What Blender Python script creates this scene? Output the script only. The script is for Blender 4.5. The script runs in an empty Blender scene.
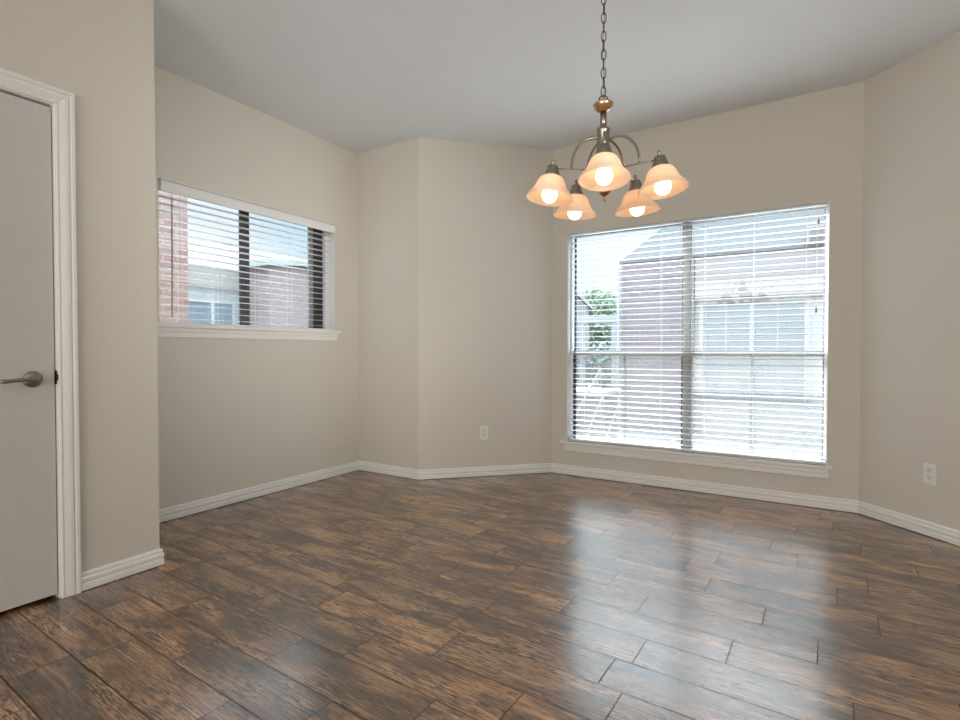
import bpy, bmesh, math, random
from mathutils import Vector, Matrix
random.seed(7)
R = math.radians
sc = bpy.context.scene
COL = sc.collection

# ------------------------------------------------------------------ camera
cam_d = bpy.data.cameras.new('camera')
cam_d.sensor_width = 36.0
cam_d.lens = 524.7 / 960 * 36.0
cam_d.clip_start = 0.05
cam = bpy.data.objects.new('camera', cam_d)
COL.objects.link(cam)
cam.location = (0, 0, 1.0414)
cam.rotation_euler = (R(90 - 1.026), 0, R(31.919))
sc.camera = cam

# ------------------------------------------------------------------ colour management
vs = sc.view_settings
sc.display_settings.display_device = 'sRGB'
vs.view_transform = 'Standard'
vs.look = 'None'
vs.gamma = 1.0
vs.use_curve_mapping = False
vs.exposure = 0.20

# ------------------------------------------------------------------ sky
world = bpy.data.worlds.new('sky')
sc.world = world
world.use_nodes = True
nt = world.node_tree
nt.nodes.clear()
w_out = nt.nodes.new('ShaderNodeOutputWorld')
w_bg = nt.nodes.new('ShaderNodeBackground')
w_tc = nt.nodes.new('ShaderNodeTexCoord')
w_n = nt.nodes.new('ShaderNodeTexNoise')
w_n.inputs['Scale'].default_value = 3.2
w_n.inputs['Detail'].default_value = 5
w_r = nt.nodes.new('ShaderNodeValToRGB')
w_r.color_ramp.elements[0].position = 0.42
w_r.color_ramp.elements[0].color = (0.58, 0.79, 0.89, 1)
w_r.color_ramp.elements[1].position = 0.62
w_r.color_ramp.elements[1].color = (0.86, 0.92, 0.96, 1)
nt.links.new(w_tc.outputs['Generated'], w_n.inputs['Vector'])
nt.links.new(w_n.outputs['Fac'], w_r.inputs['Fac'])
nt.links.new(w_r.outputs['Color'], w_bg.inputs['Color'])
# overcast sky: brighter towards the zenith
w_x = nt.nodes.new('ShaderNodeSeparateXYZ')
nt.links.new(w_tc.outputs['Generated'], w_x.inputs[0])
w_m = nt.nodes.new('ShaderNodeMapRange')
w_m.inputs['From Min'].default_value = 0.24
w_m.inputs['From Max'].default_value = 0.6
w_m.inputs['To Min'].default_value = 1.0
w_m.inputs['To Max'].default_value = 9.0
nt.links.new(w_x.outputs[2], w_m.inputs['Value'])
nt.links.new(w_m.outputs[0], w_bg.inputs['Strength'])
nt.links.new(w_bg.outputs[0], w_out.inputs[0])

# ------------------------------------------------------------------ sun and large lights
def light(name, kind, energy, loc, rot, color=(1, 1, 1), **kw):
    d = bpy.data.lights.new(name, kind)
    d.energy = energy
    d.color = color
    for k, v in kw.items():
        setattr(d, k, v)
    o = bpy.data.objects.new(name, d)
    COL.objects.link(o)
    o.location = loc
    o.rotation_euler = rot
    return o
light('sun', 'SUN', 20.0, (-3.5, 9.2, 9.05), Vector((3.5, -9.2, -9.05)).to_track_quat('-Z', 'Y').to_euler(), (1, 0.97, 0.93), angle=R(3))
# added fill lights: one aimed up at the ceiling, one forward from the rear
light('ceiling_fill_light', 'AREA', 12, (0.1, -0.7, 1.6), (R(176), 0, 0), (0.95, 0.98, 1.0), shape='RECTANGLE', size=2.6, size_y=2.6)
light('rear_fill_light', 'AREA', 86, (-0.6, -3.9, 1.35), (R(92), 0, R(-8)), (1.0, 0.97, 0.92), shape='RECTANGLE', size=3.0, size_y=2.4)

def aim(a, b):
    return (Vector(b) - Vector(a)).to_track_quat('-Z', 'Y').to_euler()
light('side_fill_light', 'AREA', 8.0, (1.7, 0.2, 1.5), aim((1.7, 0.2, 1.5), (-3.3, 2.95, 1.65)), (1.0, 0.975, 0.93), shape='RECTANGLE', size=1.0, size_y=1.5, spread=R(38))  # added side fill aimed at the left wall; no window stands here

# ------------------------------------------------------------------ material helpers
def mat(name, color=(0.8, 0.8, 0.8), rough=0.5, metal=0.0, spec=0.5, bump=None, **kw):
    m = bpy.data.materials.new(name)
    m.use_nodes = True
    n = m.node_tree
    b = n.nodes['Principled BSDF']
    b.inputs['Base Color'].default_value = (*color, 1)
    b.inputs['Roughness'].default_value = rough
    b.inputs['Metallic'].default_value = metal
    b.inputs['Specular IOR Level'].default_value = spec
    tc = n.nodes.new('ShaderNodeTexCoord')
    ns = n.nodes.new('ShaderNodeTexNoise')
    n.links.new(tc.outputs['Object'], ns.inputs['Vector'])
    sc_, st, var = bump if bump else (40, 0.02, 0.03)
    ns.inputs['Scale'].default_value = sc_
    ns.inputs['Detail'].default_value = 4
    bp = n.nodes.new('ShaderNodeBump')
    bp.inputs['Strength'].default_value = st
    bp.inputs['Distance'].default_value = 0.01
    n.links.new(ns.outputs['Fac'], bp.inputs['Height'])
    n.links.new(bp.outputs['Normal'], b.inputs['Normal'])
    mr = n.nodes.new('ShaderNodeMapRange')
    mr.inputs['To Min'].default_value = 1 - var
    mr.inputs['To Max'].default_value = 1 + var
    n.links.new(ns.outputs['Fac'], mr.inputs['Value'])
    mx = n.nodes.new('ShaderNodeMix')
    mx.data_type = 'RGBA'
    mx.blend_type = 'MULTIPLY'
    mx.inputs[0].default_value = 1
    mx.inputs[6].default_value = (*color, 1)
    n.links.new(mr.outputs[0], mx.inputs[7])
    n.links.new(mx.outputs[2], b.inputs['Base Color'])
    for k, v in kw.items():
        b.inputs[k].default_value = v
    return m

def glass_mat(name, tint=(0.97, 0.985, 1.0), refl=1.0):
    m = bpy.data.materials.new(name)
    m.use_nodes = True
    n = m.node_tree
    n.nodes.clear()
    out = n.nodes.new('ShaderNodeOutputMaterial')
    tr = n.nodes.new('ShaderNodeBsdfTransparent')
    tr.inputs[0].default_value = (*tint, 1)
    gl = n.nodes.new('ShaderNodeBsdfGlossy')
    gl.inputs['Roughness'].default_value = 0.0
    # thin pane: the same reflectance from both sides (Schlick)
    lw = n.nodes.new('ShaderNodeLayerWeight')
    lw.inputs[0].default_value = 0.5
    pw = n.nodes.new('ShaderNodeMath')
    pw.operation = 'POWER'
    pw.inputs[1].default_value = 5
    n.links.new(lw.outputs['Facing'], pw.inputs[0])
    fr = n.nodes.new('ShaderNodeMath')
    fr.operation = 'MULTIPLY_ADD'
    fr.inputs[1].default_value = 0.96
    fr.inputs[2].default_value = 0.04
    n.links.new(pw.outputs[0], fr.inputs[0])
    mx = n.nodes.new('ShaderNodeMixShader')
    n.links.new(fr.outputs[0], mx.inputs[0])
    n.links.new(tr.outputs[0], mx.inputs[1])
    n.links.new(gl.outputs[0], mx.inputs[2])
    n.links.new(mx.outputs[0], out.inputs[0])
    return m

def screen_mat(name, opacity, color):
    m = bpy.data.materials.new(name)
    m.use_nodes = True
    n = m.node_tree
    n.nodes.clear()
    out = n.nodes.new('ShaderNodeOutputMaterial')
    tr = n.nodes.new('ShaderNodeBsdfTransparent')
    df = n.nodes.new('ShaderNodeBsdfDiffuse')
    df.inputs[0].default_value = (*color, 1)
    mx = n.nodes.new('ShaderNodeMixShader')
    mx.inputs[0].default_value = opacity
    n.links.new(tr.outputs[0], mx.inputs[1])
    n.links.new(df.outputs[0], mx.inputs[2])
    n.links.new(mx.outputs[0], out.inputs[0])
    return m

def brick_mat(name, c1, c2, mortar, scale=1.0):
    m = bpy.data.materials.new(name)
    m.use_nodes = True
    n = m.node_tree
    b = n.nodes['Principled BSDF']
    b.inputs['Roughness'].default_value = 0.9
    tc = n.nodes.new('ShaderNodeTexCoord')
    sx = n.nodes.new('ShaderNodeSeparateXYZ')
    n.links.new(tc.outputs['Object'], sx.inputs[0])
    ad = n.nodes.new('ShaderNodeMath')
    ad.operation = 'ADD'
    n.links.new(sx.outputs[0], ad.inputs[0])
    n.links.new(sx.outputs[1], ad.inputs[1])
    cx = n.nodes.new('ShaderNodeCombineXYZ')
    n.links.new(ad.outputs[0], cx.inputs[0])
    n.links.new(sx.outputs[2], cx.inputs[1])
    br = n.nodes.new('ShaderNodeTexBrick')
    br.inputs['Scale'].default_value = scale
    br.inputs['Brick Width'].default_value = 0.21
    br.inputs['Row Height'].default_value = 0.072
    br.inputs['Mortar Size'].default_value = 0.008
    br.inputs['Color1'].default_value = (*c1, 1)
    br.inputs['Color2'].default_value = (*c2, 1)
    br.inputs['Mortar'].default_value = (*mortar, 1)
    n.links.new(cx.outputs[0], br.inputs['Vector'])
    ns = n.nodes.new('ShaderNodeTexNoise')
    ns.inputs['Scale'].default_value = 2.0
    n.links.new(tc.outputs['Object'], ns.inputs['Vector'])
    mr = n.nodes.new('ShaderNodeMapRange')
    mr.inputs['To Min'].default_value = 0.85
    mr.inputs['To Max'].default_value = 1.15
    n.links.new(ns.outputs['Fac'], mr.inputs['Value'])
    mx = n.nodes.new('ShaderNodeMix')
    mx.data_type = 'RGBA'
    mx.blend_type = 'MULTIPLY'
    mx.inputs[0].default_value = 1
    n.links.new(br.outputs['Color'], mx.inputs[6])
    n.links.new(mr.outputs[0], mx.inputs[7])
    n.links.new(mx.outputs[2], b.inputs['Base Color'])
    return m

def siding_mat(name, color, pitch=0.15, depth=0.25):
    m = mat(name, color, 0.7)
    n = m.node_tree
    b = n.nodes['Principled BSDF']
    tc = n.nodes.new('ShaderNodeTexCoord')
    wv = n.nodes.new('ShaderNodeTexWave')
    wv.bands_direction = 'Z'
    wv.wave_profile = 'SAW'
    wv.inputs['Scale'].default_value = 2 * math.pi / pitch / 20
    wv.inputs['Distortion'].default_value = 0
    n.links.new(tc.outputs['Object'], wv.inputs['Vector'])
    bp = n.nodes.new('ShaderNodeBump')
    bp.inputs['Strength'].default_value = depth
    bp.inputs['Distance'].default_value = 0.02
    n.links.new(wv.outputs['Fac'], bp.inputs['Height'])
    n.links.new(bp.outputs['Normal'], b.inputs['Normal'])
    return m

def floor_mat():
    m = bpy.data.materials.new('wood_look_plank_tile')
    m.use_nodes = True
    n = m.node_tree
    L = n.links.new
    b = n.nodes['Principled BSDF']
    at = n.nodes.new('ShaderNodeAttribute')
    at.attribute_name = 'plank'
    uv = n.nodes.new('ShaderNodeUVMap')
    uv.uv_map = 'grain'
    def mapping(sx, sy):
        mp = n.nodes.new('ShaderNodeMapping')
        mp.inputs['Scale'].default_value = (sx, sy, 1)
        L(uv.outputs[0], mp.inputs['Vector'])
        return mp
    def noise(sx, sy, detail=6, rough=0.6, dist=0.0):
        mp = mapping(sx, sy)
        t = n.nodes.new('ShaderNodeTexNoise')
        t.inputs['Scale'].default_value = 1
        t.inputs['Detail'].default_value = detail
        t.inputs['Roughness'].default_value = rough
        t.inputs['Distortion'].default_value = dist
        L(mp.outputs[0], t.inputs['Vector'])
        return t
    def ramp(src, stops):
        r = n.nodes.new('ShaderNodeValToRGB')
        e = r.color_ramp.elements
        while len(e) < len(stops):
            e.new(0.5)
        for k, (p, c) in enumerate(stops):
            e[k].position = p
            e[k].color = (*c, 1) if isinstance(c, tuple) else (c, c, c, 1)
        L(src, r.inputs[0])
        return r
    def mix(kind, fac, a, c):
        x = n.nodes.new('ShaderNodeMix')
        x.data_type = 'RGBA'
        x.blend_type = kind
        if isinstance(fac, float):
            x.inputs[0].default_value = fac
        else:
            L(fac, x.inputs[0])
        for i, s in ((6, a), (7, c)):
            if isinstance(s, tuple):
                x.inputs[i].default_value = (*s, 1)
            else:
                L(s, x.inputs[i])
        return x.outputs[2]
    # broad tone inside a plank
    broad = noise(2.8, 9, 4, 0.55, 0.6)
    base = ramp(broad.outputs['Fac'], [(0.30, FLOOR_D), (0.46, FLOOR_M), (0.60, FLOOR_L), (0.75, FLOOR_H)]).outputs[0]
    # each plank has its own tone
    pl = ramp(at.outputs['Fac'], [(0.0, (0.68, 0.70, 0.72)), (0.3, (0.92, 0.91, 0.90)), (0.65, (1.06, 1.02, 0.98)), (1.0, (1.22, 1.14, 1.05))]).outputs[0]
    c = mix('MULTIPLY', 1.0, base, pl)
    # streaky grain
    st = noise(3.5, 110, 3, 0.6, 0.15)
    stv = ramp(st.outputs['Fac'], [(0.34, 0.60), (0.5, 0.98), (0.66, 1.40)]).outputs[0]
    c = mix('MULTIPLY', 0.9, c, stv)
    # grain lines: bent dark bands, stronger in some areas
    def wave(scale, dist, dscale, su):
        mp = mapping(su, 1.0)
        wv = n.nodes.new('ShaderNodeTexWave')
        wv.bands_direction = 'Y'
        wv.inputs['Scale'].default_value = scale
        wv.inputs['Distortion'].default_value = dist
        wv.inputs['Detail'].default_value = 1.5
        wv.inputs['Detail Scale'].default_value = dscale
        wv.inputs['Detail Roughness'].default_value = 0.4
        L(mp.outputs[0], wv.inputs['Vector'])
        return wv
    w1_ = ramp(wave(15, 11, 5, 0.14).outputs['Fac'], [(0.0, 0.10), (0.16, 0.45), (0.36, 1.0), (0.9, 1.0), (1.0, 1.25)]).outputs[0]
    w2_ = ramp(wave(30, 8, 9, 0.07).outputs['Fac'], [(0.0, 0.25), (0.25, 0.85), (0.5, 1.0), (1.0, 1.15)]).outputs[0]
    msk = ramp(noise(2.2, 9, 3, 0.5, 0.5).outputs['Fac'], [(0.38, 0.25), (0.60, 1.0)]).outputs[0]
    c = mix('MULTIPLY', msk, c, w1_)
    msk2 = ramp(noise(3.0, 12, 3, 0.5, 0.3).outputs['Fac'], [(0.35, 0.2), (0.62, 0.95)]).outputs[0]
    c = mix('MULTIPLY', msk2, c, w2_)
    # dark weathered smears
    sm = noise(3.2, 14, 4, 0.55, 0.6)
    smr = ramp(sm.outputs['Fac'], [(0.56, 0.0), (0.68, 0.85)]).outputs[0]
    c = mix('MIX', smr, c, FLOOR_S)
    # fine checks (thin dark cracks)
    ck = noise(2.0, 45, 2, 0.5, 0.2)
    ckr = ramp(ck.outputs['Fac'], [(0.48, 1.0), (0.5, 0.2), (0.52, 1.0)]).outputs[0]
    c = mix('MULTIPLY', 0.7, c, ckr)
    # knots: sparse dark rings
    kmp = mapping(2.6, 7.0)
    kn = n.nodes.new('ShaderNodeTexNoise')
    kn.inputs['Scale'].default_value = 6
    L(kmp.outputs[0], kn.inputs['Vector'])
    kad = n.nodes.new('ShaderNodeVectorMath')
    kad.operation = 'MULTIPLY_ADD'
    L(kn.outputs['Color'], kad.inputs[0])
    kad.inputs[1].default_value = (0.12, 0.12, 0)
    L(kmp.outputs[0], kad.inputs[2])
    vo = n.nodes.new('ShaderNodeTexVoronoi')
    vo.inputs['Scale'].default_value = 1
    L(kad.outputs[0], vo.inputs['Vector'])
    kr = ramp(vo.outputs['Distance'], [(0.0, 0.35), (0.05, 0.30), (0.075, 0.9), (0.11, 0.45), (0.14, 1.0), (0.17, 0.7), (0.20, 1.0)]).outputs[0]
    c = mix('MULTIPLY', 0.8, c, kr)
    # light scraped flecks
    fl = noise(6, 140, 3, 0.6, 0.2)
    flr = ramp(fl.outputs['Fac'], [(0.62, 0.0), (0.74, 0.55)]).outputs[0]
    c = mix('MIX', flr, c, FLOOR_F)
    L(c, b.inputs['Base Color'])
    rr = n.nodes.new('ShaderNodeMapRange')
    rr.inputs['To Min'].default_value = FLOOR_R[0]
    rr.inputs['To Max'].default_value = FLOOR_R[1]
    L(st.outputs['Fac'], rr.inputs['Value'])
    L(rr.outputs[0], b.inputs['Roughness'])
    b.inputs['Specular IOR Level'].default_value = FLOOR_SPEC
    b.inputs['Coat Weight'].default_value = 1.0
    b.inputs['Coat Roughness'].default_value = 0.21
    b.inputs['Coat IOR'].default_value = 1.9
    bp = n.nodes.new('ShaderNodeBump')
    bp.inputs['Strength'].default_value = 0.12
    bp.inputs['Distance'].default_value = 0.002
    L(st.outputs['Fac'], bp.inputs['Height'])
    L(bp.outputs[0], b.inputs['Normal'])
    return m

FLOOR_D = (0.055, 0.030, 0.017)
FLOOR_M = (0.245, 0.120, 0.054)
FLOOR_L = (0.46, 0.245, 0.118)
FLOOR_H = (0.60, 0.36, 0.20)
FLOOR_S = (0.034, 0.027, 0.023)
FLOOR_F = (0.36, 0.26, 0.18)
FLOOR_R = (0.38, 0.5)
FLOOR_SPEC = 0.5

M = {}
M['wall'] = mat('beige_wall_paint', (0.695, 0.656, 0.580), 0.65, bump=(130, 0.10, 0.02), spec=0.3)
M['ceiling'] = mat('flat_ceiling_paint', (0.84, 0.862, 0.885), 0.8, bump=(110, 0.10, 0.015), spec=0.2)
M['trim'] = mat('white_trim_paint', (0.87, 0.855, 0.83), 0.35)
M['door'] = mat('door_paint', (0.63, 0.61, 0.58), 0.45)
M['blind'] = mat('white_blind_vinyl', (0.86, 0.86, 0.85), 0.4)
def slat_mat():
    m = mat('white_slat_vinyl', (0.88, 0.88, 0.87), 0.4)
    n = m.node_tree
    b = n.nodes['Principled BSDF']
    tl = n.nodes.new('ShaderNodeBsdfTranslucent')
    tl.inputs[0].default_value = (0.88, 0.90, 0.92, 1)
    mx = n.nodes.new('ShaderNodeMixShader')
    mx.inputs[0].default_value = 0.36
    n.links.new(b.outputs[0], mx.inputs[1])
    n.links.new(tl.outputs[0], mx.inputs[2])
    n.links.new(mx.outputs[0], n.nodes['Material Output'].inputs[0])
    return m
M['slat'] = slat_mat()
M['cord'] = mat('white_cord', (0.8, 0.8, 0.78), 0.8)
M['clear_wand'] = mat('grey_wand_plastic', (0.33, 0.33, 0.32), 0.25)
M['bronze'] = mat('dark_window_aluminium', (0.035, 0.034, 0.034), 0.4)
M['greyframe'] = mat('grey_window_aluminium', (0.30, 0.30, 0.29), 0.4)  # on the mullion, reflected room light is put into this grey
M['glass'] = glass_mat('window_glass')
M['screen'] = screen_mat('insect_screen_mesh', 0.22, (0.55, 0.54, 0.54))
M['nickel'] = mat('brushed_nickel', (0.33, 0.295, 0.245), 0.32, 1.0)
M['dark_metal'] = mat('strike_metal', (0.05, 0.045, 0.04), 0.4, 0.8)
M['chain'] = mat('chain_metal', (0.12, 0.11, 0.095), 0.4, 0.9)
M['gold'] = mat('warm_brushed_metal', (0.60, 0.42, 0.26), 0.28, 1.0)
M['outlet'] = mat('outlet_plastic', (0.84, 0.82, 0.78), 0.35)
M['slot'] = mat('outlet_slot', (0.03, 0.03, 0.03), 0.6)
M['grout'] = mat('dark_grout', (0.030, 0.022, 0.018), 0.9)
M['plank'] = floor_mat()
# outside
M['brick_mauve'] = brick_mat('mauve_brick', (0.142, 0.112, 0.125), (0.171, 0.138, 0.150), (0.216, 0.200, 0.209))
M['brick_pink'] = brick_mat('pink_brick', (0.200, 0.112, 0.104), (0.234, 0.154, 0.142), (0.250, 0.225, 0.216))
M['brick_rose'] = brick_mat('pale_rose_brick', (0.182, 0.131, 0.131), (0.209, 0.158, 0.154), (0.235, 0.209, 0.205))
M['roof_blue'] = mat('blue_grey_shingles', (0.100, 0.102, 0.105), 0.9, bump=(30, 0.4, 0.12))
M['roof_grey'] = mat('grey_shingles', (0.031, 0.031, 0.032), 0.9, bump=(30, 0.4, 0.12))
M['siding'] = siding_mat('pale_siding', (0.249, 0.249, 0.252))
M['grey_siding'] = siding_mat('grey_siding', (0.138, 0.142, 0.146))
M['siding_pink'] = siding_mat('blush_siding', (0.229, 0.209, 0.209), 0.2)
M['window_white'] = mat('white_window_frame', (0.84, 0.85, 0.85), 0.4)
M['ext_white'] = mat('white_exterior_paint', (0.283, 0.288, 0.292), 0.6)
M['ext_beige'] = mat('beige_exterior_paint', (0.242, 0.218, 0.201), 0.6)
M['ext_glass'] = mat('blue_grey_pane', (0.125, 0.150, 0.171), 0.5, spec=0.15)
M['ground'] = mat('pale_concrete', (0.136, 0.136, 0.136), 0.9, bump=(8, 0.2, 0.06))
M['leaf'] = mat('leaf_green', (0.166, 0.234, 0.156), 0.6, bump=(5, 0.1, 0.35))
M['leaf_blue'] = mat('blue_green_leaf', (0.146, 0.205, 0.205), 0.6, bump=(5, 0.1, 0.35))
M['bark'] = mat('bark', (0.16, 0.12, 0.09), 0.9)

def shade_mat():
    m = bpy.data.materials.new('frosted_peach_glass')
    m.use_nodes = True
    n = m.node_tree
    n.nodes.clear()
    L = n.links.new
    out = n.nodes.new('ShaderNodeOutputMaterial')
    tc = n.nodes.new('ShaderNodeTexCoord')
    ns = n.nodes.new('ShaderNodeTexNoise')
    ns.inputs['Scale'].default_value = 14
    L(tc.outputs['Object'], ns.inputs['Vector'])
    rp = n.nodes.new('ShaderNodeValToRGB')
    rp.color_ramp.elements[0].color = (0.95, 0.79, 0.67, 1)
    rp.color_ramp.elements[1].color = (0.97, 0.85, 0.75, 1)
    L(ns.outputs['Fac'], rp.inputs[0])
    tl = n.nodes.new('ShaderNodeBsdfTranslucent')
    df = n.nodes.new('ShaderNodeBsdfDiffuse')
    gl = n.nodes.new('ShaderNodeBsdfGlossy')
    gl.inputs['Roughness'].default_value = 0.25
    L(rp.outputs[0], tl.inputs[0])
    L(rp.outputs[0], df.inputs[0])
    m1 = n.nodes.new('ShaderNodeMixShader')
    m1.inputs[0].default_value = 0.45
    L(tl.outputs[0], m1.inputs[1])
    L(df.outputs[0], m1.inputs[2])
    m2 = n.nodes.new('ShaderNodeMixShader')
    m2.inputs[0].default_value = 0.05
    L(m1.outputs[0], m2.inputs[1])
    L(gl.outputs[0], m2.inputs[2])
    L(m2.outputs[0], out.inputs[0])
    return m
M['shade'] = shade_mat()
def bulb_mat():
    m = bpy.data.materials.new('lit_bulb')
    m.use_nodes = True
    n = m.node_tree
    b = n.nodes['Principled BSDF']
    b.inputs['Base Color'].default_value = (1, 0.95, 0.85, 1)
    b.inputs['Emission Color'].default_value = (1.0, 0.70, 0.40, 1)
    b.inputs['Emission Strength'].default_value = 5.0
    return m
M['bulb'] = bulb_mat()

# ------------------------------------------------------------------ mesh helpers
def link(name, bm, m, parent=None, smooth=False):
    bmesh.ops.recalc_face_normals(bm, faces=bm.faces[:])
    me = bpy.data.meshes.new(name)
    bm.to_mesh(me)
    bm.free()
    for x in (m if isinstance(m, (list, tuple)) else [m]):
        me.materials.append(x)
    if smooth:
        for p in me.polygons:
            p.use_smooth = True
    o = bpy.data.objects.new(name, me)
    COL.objects.link(o)
    if parent:
        o.parent = parent
    return o

def struct(o):
    o['kind'] = 'structure'
    return o

def tag(o, label, cat, group=None):
    o['label'] = label
    o['category'] = cat
    if group:
        o['group'] = group
    return o

def empty(name, loc, rotz=0.0):
    o = bpy.data.objects.new(name, None)
    o.empty_display_size = 0.1
    COL.objects.link(o)
    o.location = loc
    o.rotation_euler = (0, 0, rotz)
    return o

def box(bm, x0, x1, y0, y1, z0, z1, mi=0):
    v = [bm.verts.new(p) for p in ((x0, y0, z0), (x1, y0, z0), (x1, y1, z0), (x0, y1, z0), (x0, y0, z1), (x1, y0, z1), (x1, y1, z1), (x0, y1, z1))]
    fs = []
    for q in ((0, 3, 2, 1), (4, 5, 6, 7), (0, 1, 5, 4), (1, 2, 6, 5), (2, 3, 7, 6), (3, 0, 4, 7)):
        f = bm.faces.new([v[i] for i in q])
        f.material_index = mi
        fs.append(f)
    return v

def bbox(bm, x0, x1, y0, y1, z0, z1, r=0.002, seg=2):
    t = bmesh.new()
    box(t, x0, x1, y0, y1, z0, z1)
    bmesh.ops.bevel(t, geom=t.edges[:], offset=r, segments=seg, affect='EDGES')
    merge(bm, t)

def merge(bm, t, mtx=None):
    me = bpy.data.meshes.new('tmp')
    t.to_mesh(me)
    t.free()
    if mtx is not None:
        me.transform(mtx)
    bm.from_mesh(me)
    bpy.data.meshes.remove(me)

def prism(bm, poly, z0, z1):
    a = [bm.verts.new((x, y, z0)) for x, y in poly]
    b = [bm.verts.new((x, y, z1)) for x, y in poly]
    k = len(poly)
    bm.faces.new(a[::-1])
    bm.faces.new(b)
    for i in range(k):
        j = (i + 1) % k
        bm.faces.new((a[i], a[j], b[j], b[i]))

def lathe(bm, prof, seg=32, cap=True):
    rings = []
    for r, z in prof:
        if r < 1e-6:
            rings.append([bm.verts.new((0, 0, z))])
        else:
            rings.append([bm.verts.new((r * math.cos(2 * math.pi * k / seg), r * math.sin(2 * math.pi * k / seg), z)) for k in range(seg)])
    for a, b in zip(rings, rings[1:]):
        for k in range(seg):
            j = (k + 1) % seg
            if len(a) == 1 and len(b) == 1:
                continue
            if len(a) == 1:
                bm.faces.new((a[0], b[j], b[k]))
            elif len(b) == 1:
                bm.faces.new((a[k], a[j], b[0]))
            else:
                bm.faces.new((a[k], a[j], b[j], b[k]))
    if cap:
        for r in (rings[0], rings[-1]):
            if len(r) > 2:
                bm.faces.new(r)

def tube(bm, pts, rad, seg=8, closed=False):
    pts = [Vector(p) for p in pts]
    k = len(pts)
    rads = rad if isinstance(rad, (list, tuple)) else [rad] * k
    rings = []
    up = None
    for i, p in enumerate(pts):
        if closed:
            d = (pts[(i + 1) % k] - pts[i - 1]).normalized()
        else:
            d = (pts[min(i + 1, k - 1)] - pts[max(i - 1, 0)]).normalized()
        if up is None:
            up = Vector((0, 0, 1)) if abs(d.z) < 0.9 else Vector((1, 0, 0))
        a = d.cross(up).normalized()
        up = a.cross(d).normalized()
        rings.append([bm.verts.new(p + rads[i] * (math.cos(2 * math.pi * q / seg) * a + math.sin(2 * math.pi * q / seg) * up)) for q in range(seg)])
    n = k if closed else k - 1
    for i in range(n):
        a, b = rings[i], rings[(i + 1) % k]
        for q in range(seg):
            j = (q + 1) % seg
            bm.faces.new((a[q], a[j], b[j], b[q]))
    if not closed:
        bm.faces.new(rings[0][::-1])
        bm.faces.new(rings[-1])

# ------------------------------------------------------------------ room plan (interior on the right-hand side of the walk)
H = 2.74
T = 0.14
XD, YD = -2.657, 1.325
XL, Y1 = -3.314, 3.314
X2 = -2.645
X3, Y3 = -1.841, 4.118
X4 = 0.2916
X5, Y5 = 1.0957, 3.314
XR = 1.76
YB = -4.2
plan = [(XD, YB), (XD, YD), (XL, YD), (XL, Y1), (X2, Y1), (X3, Y3), (X4, Y3), (X5, Y5), (XR, Y5), (XR, YB)]
names = ['pantry', 'pantry_return', 'left', 'jog', 'bay_left', 'back', 'bay_right', 'jog_right', 'right', 'rear']
NP = len(plan)

def offset_pts(d):
    """plan offset to the outside (d > 0) with mitred corners"""
    out = []
    for i in range(NP):
        p0, p1, p2 = Vector(plan[i - 1]), Vector(plan[i]), Vector(plan[(i + 1) % NP])
        a = (p1 - p0).normalized()
        b = (p2 - p1).normalized()
        na, nb = Vector((-a.y, a.x)), Vector((-b.y, b.x))
        m = (na + nb)
        m = m / (1 + na.dot(nb))
        out.append(p1 + m * d)
    return out
outer = offset_pts(T)

def wall(i, holes=()):
    A, B = Vector(plan[i]), Vector(plan[(i + 1) % NP])
    OA, OB = outer[i], outer[(i + 1) % NP]
    L = (B - A).length
    d = (B - A) / L
    nrm = Vector((-d.y, d.x))
    bm = bmesh.new()
    def piece(s0, s1, z0, z1):
        i0 = A + d * s0
        i1 = A + d * s1
        o0 = OA if s0 == 0 else i0 + nrm * T
        o1 = OB if s1 == L else i1 + nrm * T
        prism(bm, [i0, i1, o1, o0], z0, z1)
    s = 0
    for (h0, h1, z0, z1) in holes:
        piece(s, h0, 0, H)
        if z0 > 0:
            piece(h0, h1, 0, z0)
        piece(h0, h1, z1, H)
        s = h1
    piece(s, L, 0, H)
    return struct(link('wall_' + names[i], bm, M['wall']))

W1 = (1.665, 3.05, 1.185, 2.078)        # window in the left wall: y0, y1, z0, z1
W2 = (-1.705, 0.119, 0.268, 2.018)       # window in the back wall: x0, x1, z0, z1
DR = (0.14, 0.935, 2.068)               # doorway: y0, y1, top
for i in range(NP):
    nm = names[i]
    if nm == 'left':
        wall(i, [(W1[0] - YD, W1[1] - YD, W1[2], W1[3])])
    elif nm == 'back':
        wall(i, [(W2[0] - X3, W2[1] - X3, W2[2], W2[3])])
    elif nm == 'pantry':
        wall(i, [(DR[0] - YB, DR[1] - YB, 0, DR[2])])
    else:
        wall(i)
# closet behind the door
bm = bmesh.new()
box(bm, XL - T, XL, YB, YD - T, 0, H)
box(bm, XL, XD - T, -0.6, -0.5, 0, H)
struct(link('wall_closet', bm, M['wall']))

# ceiling
bm = bmesh.new()
box(bm, XL - 0.16, XR + 0.16, YB - 0.16, Y3 + 0.16, H, H + 0.15)
struct(link('ceiling', bm, M['ceiling']))

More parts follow.
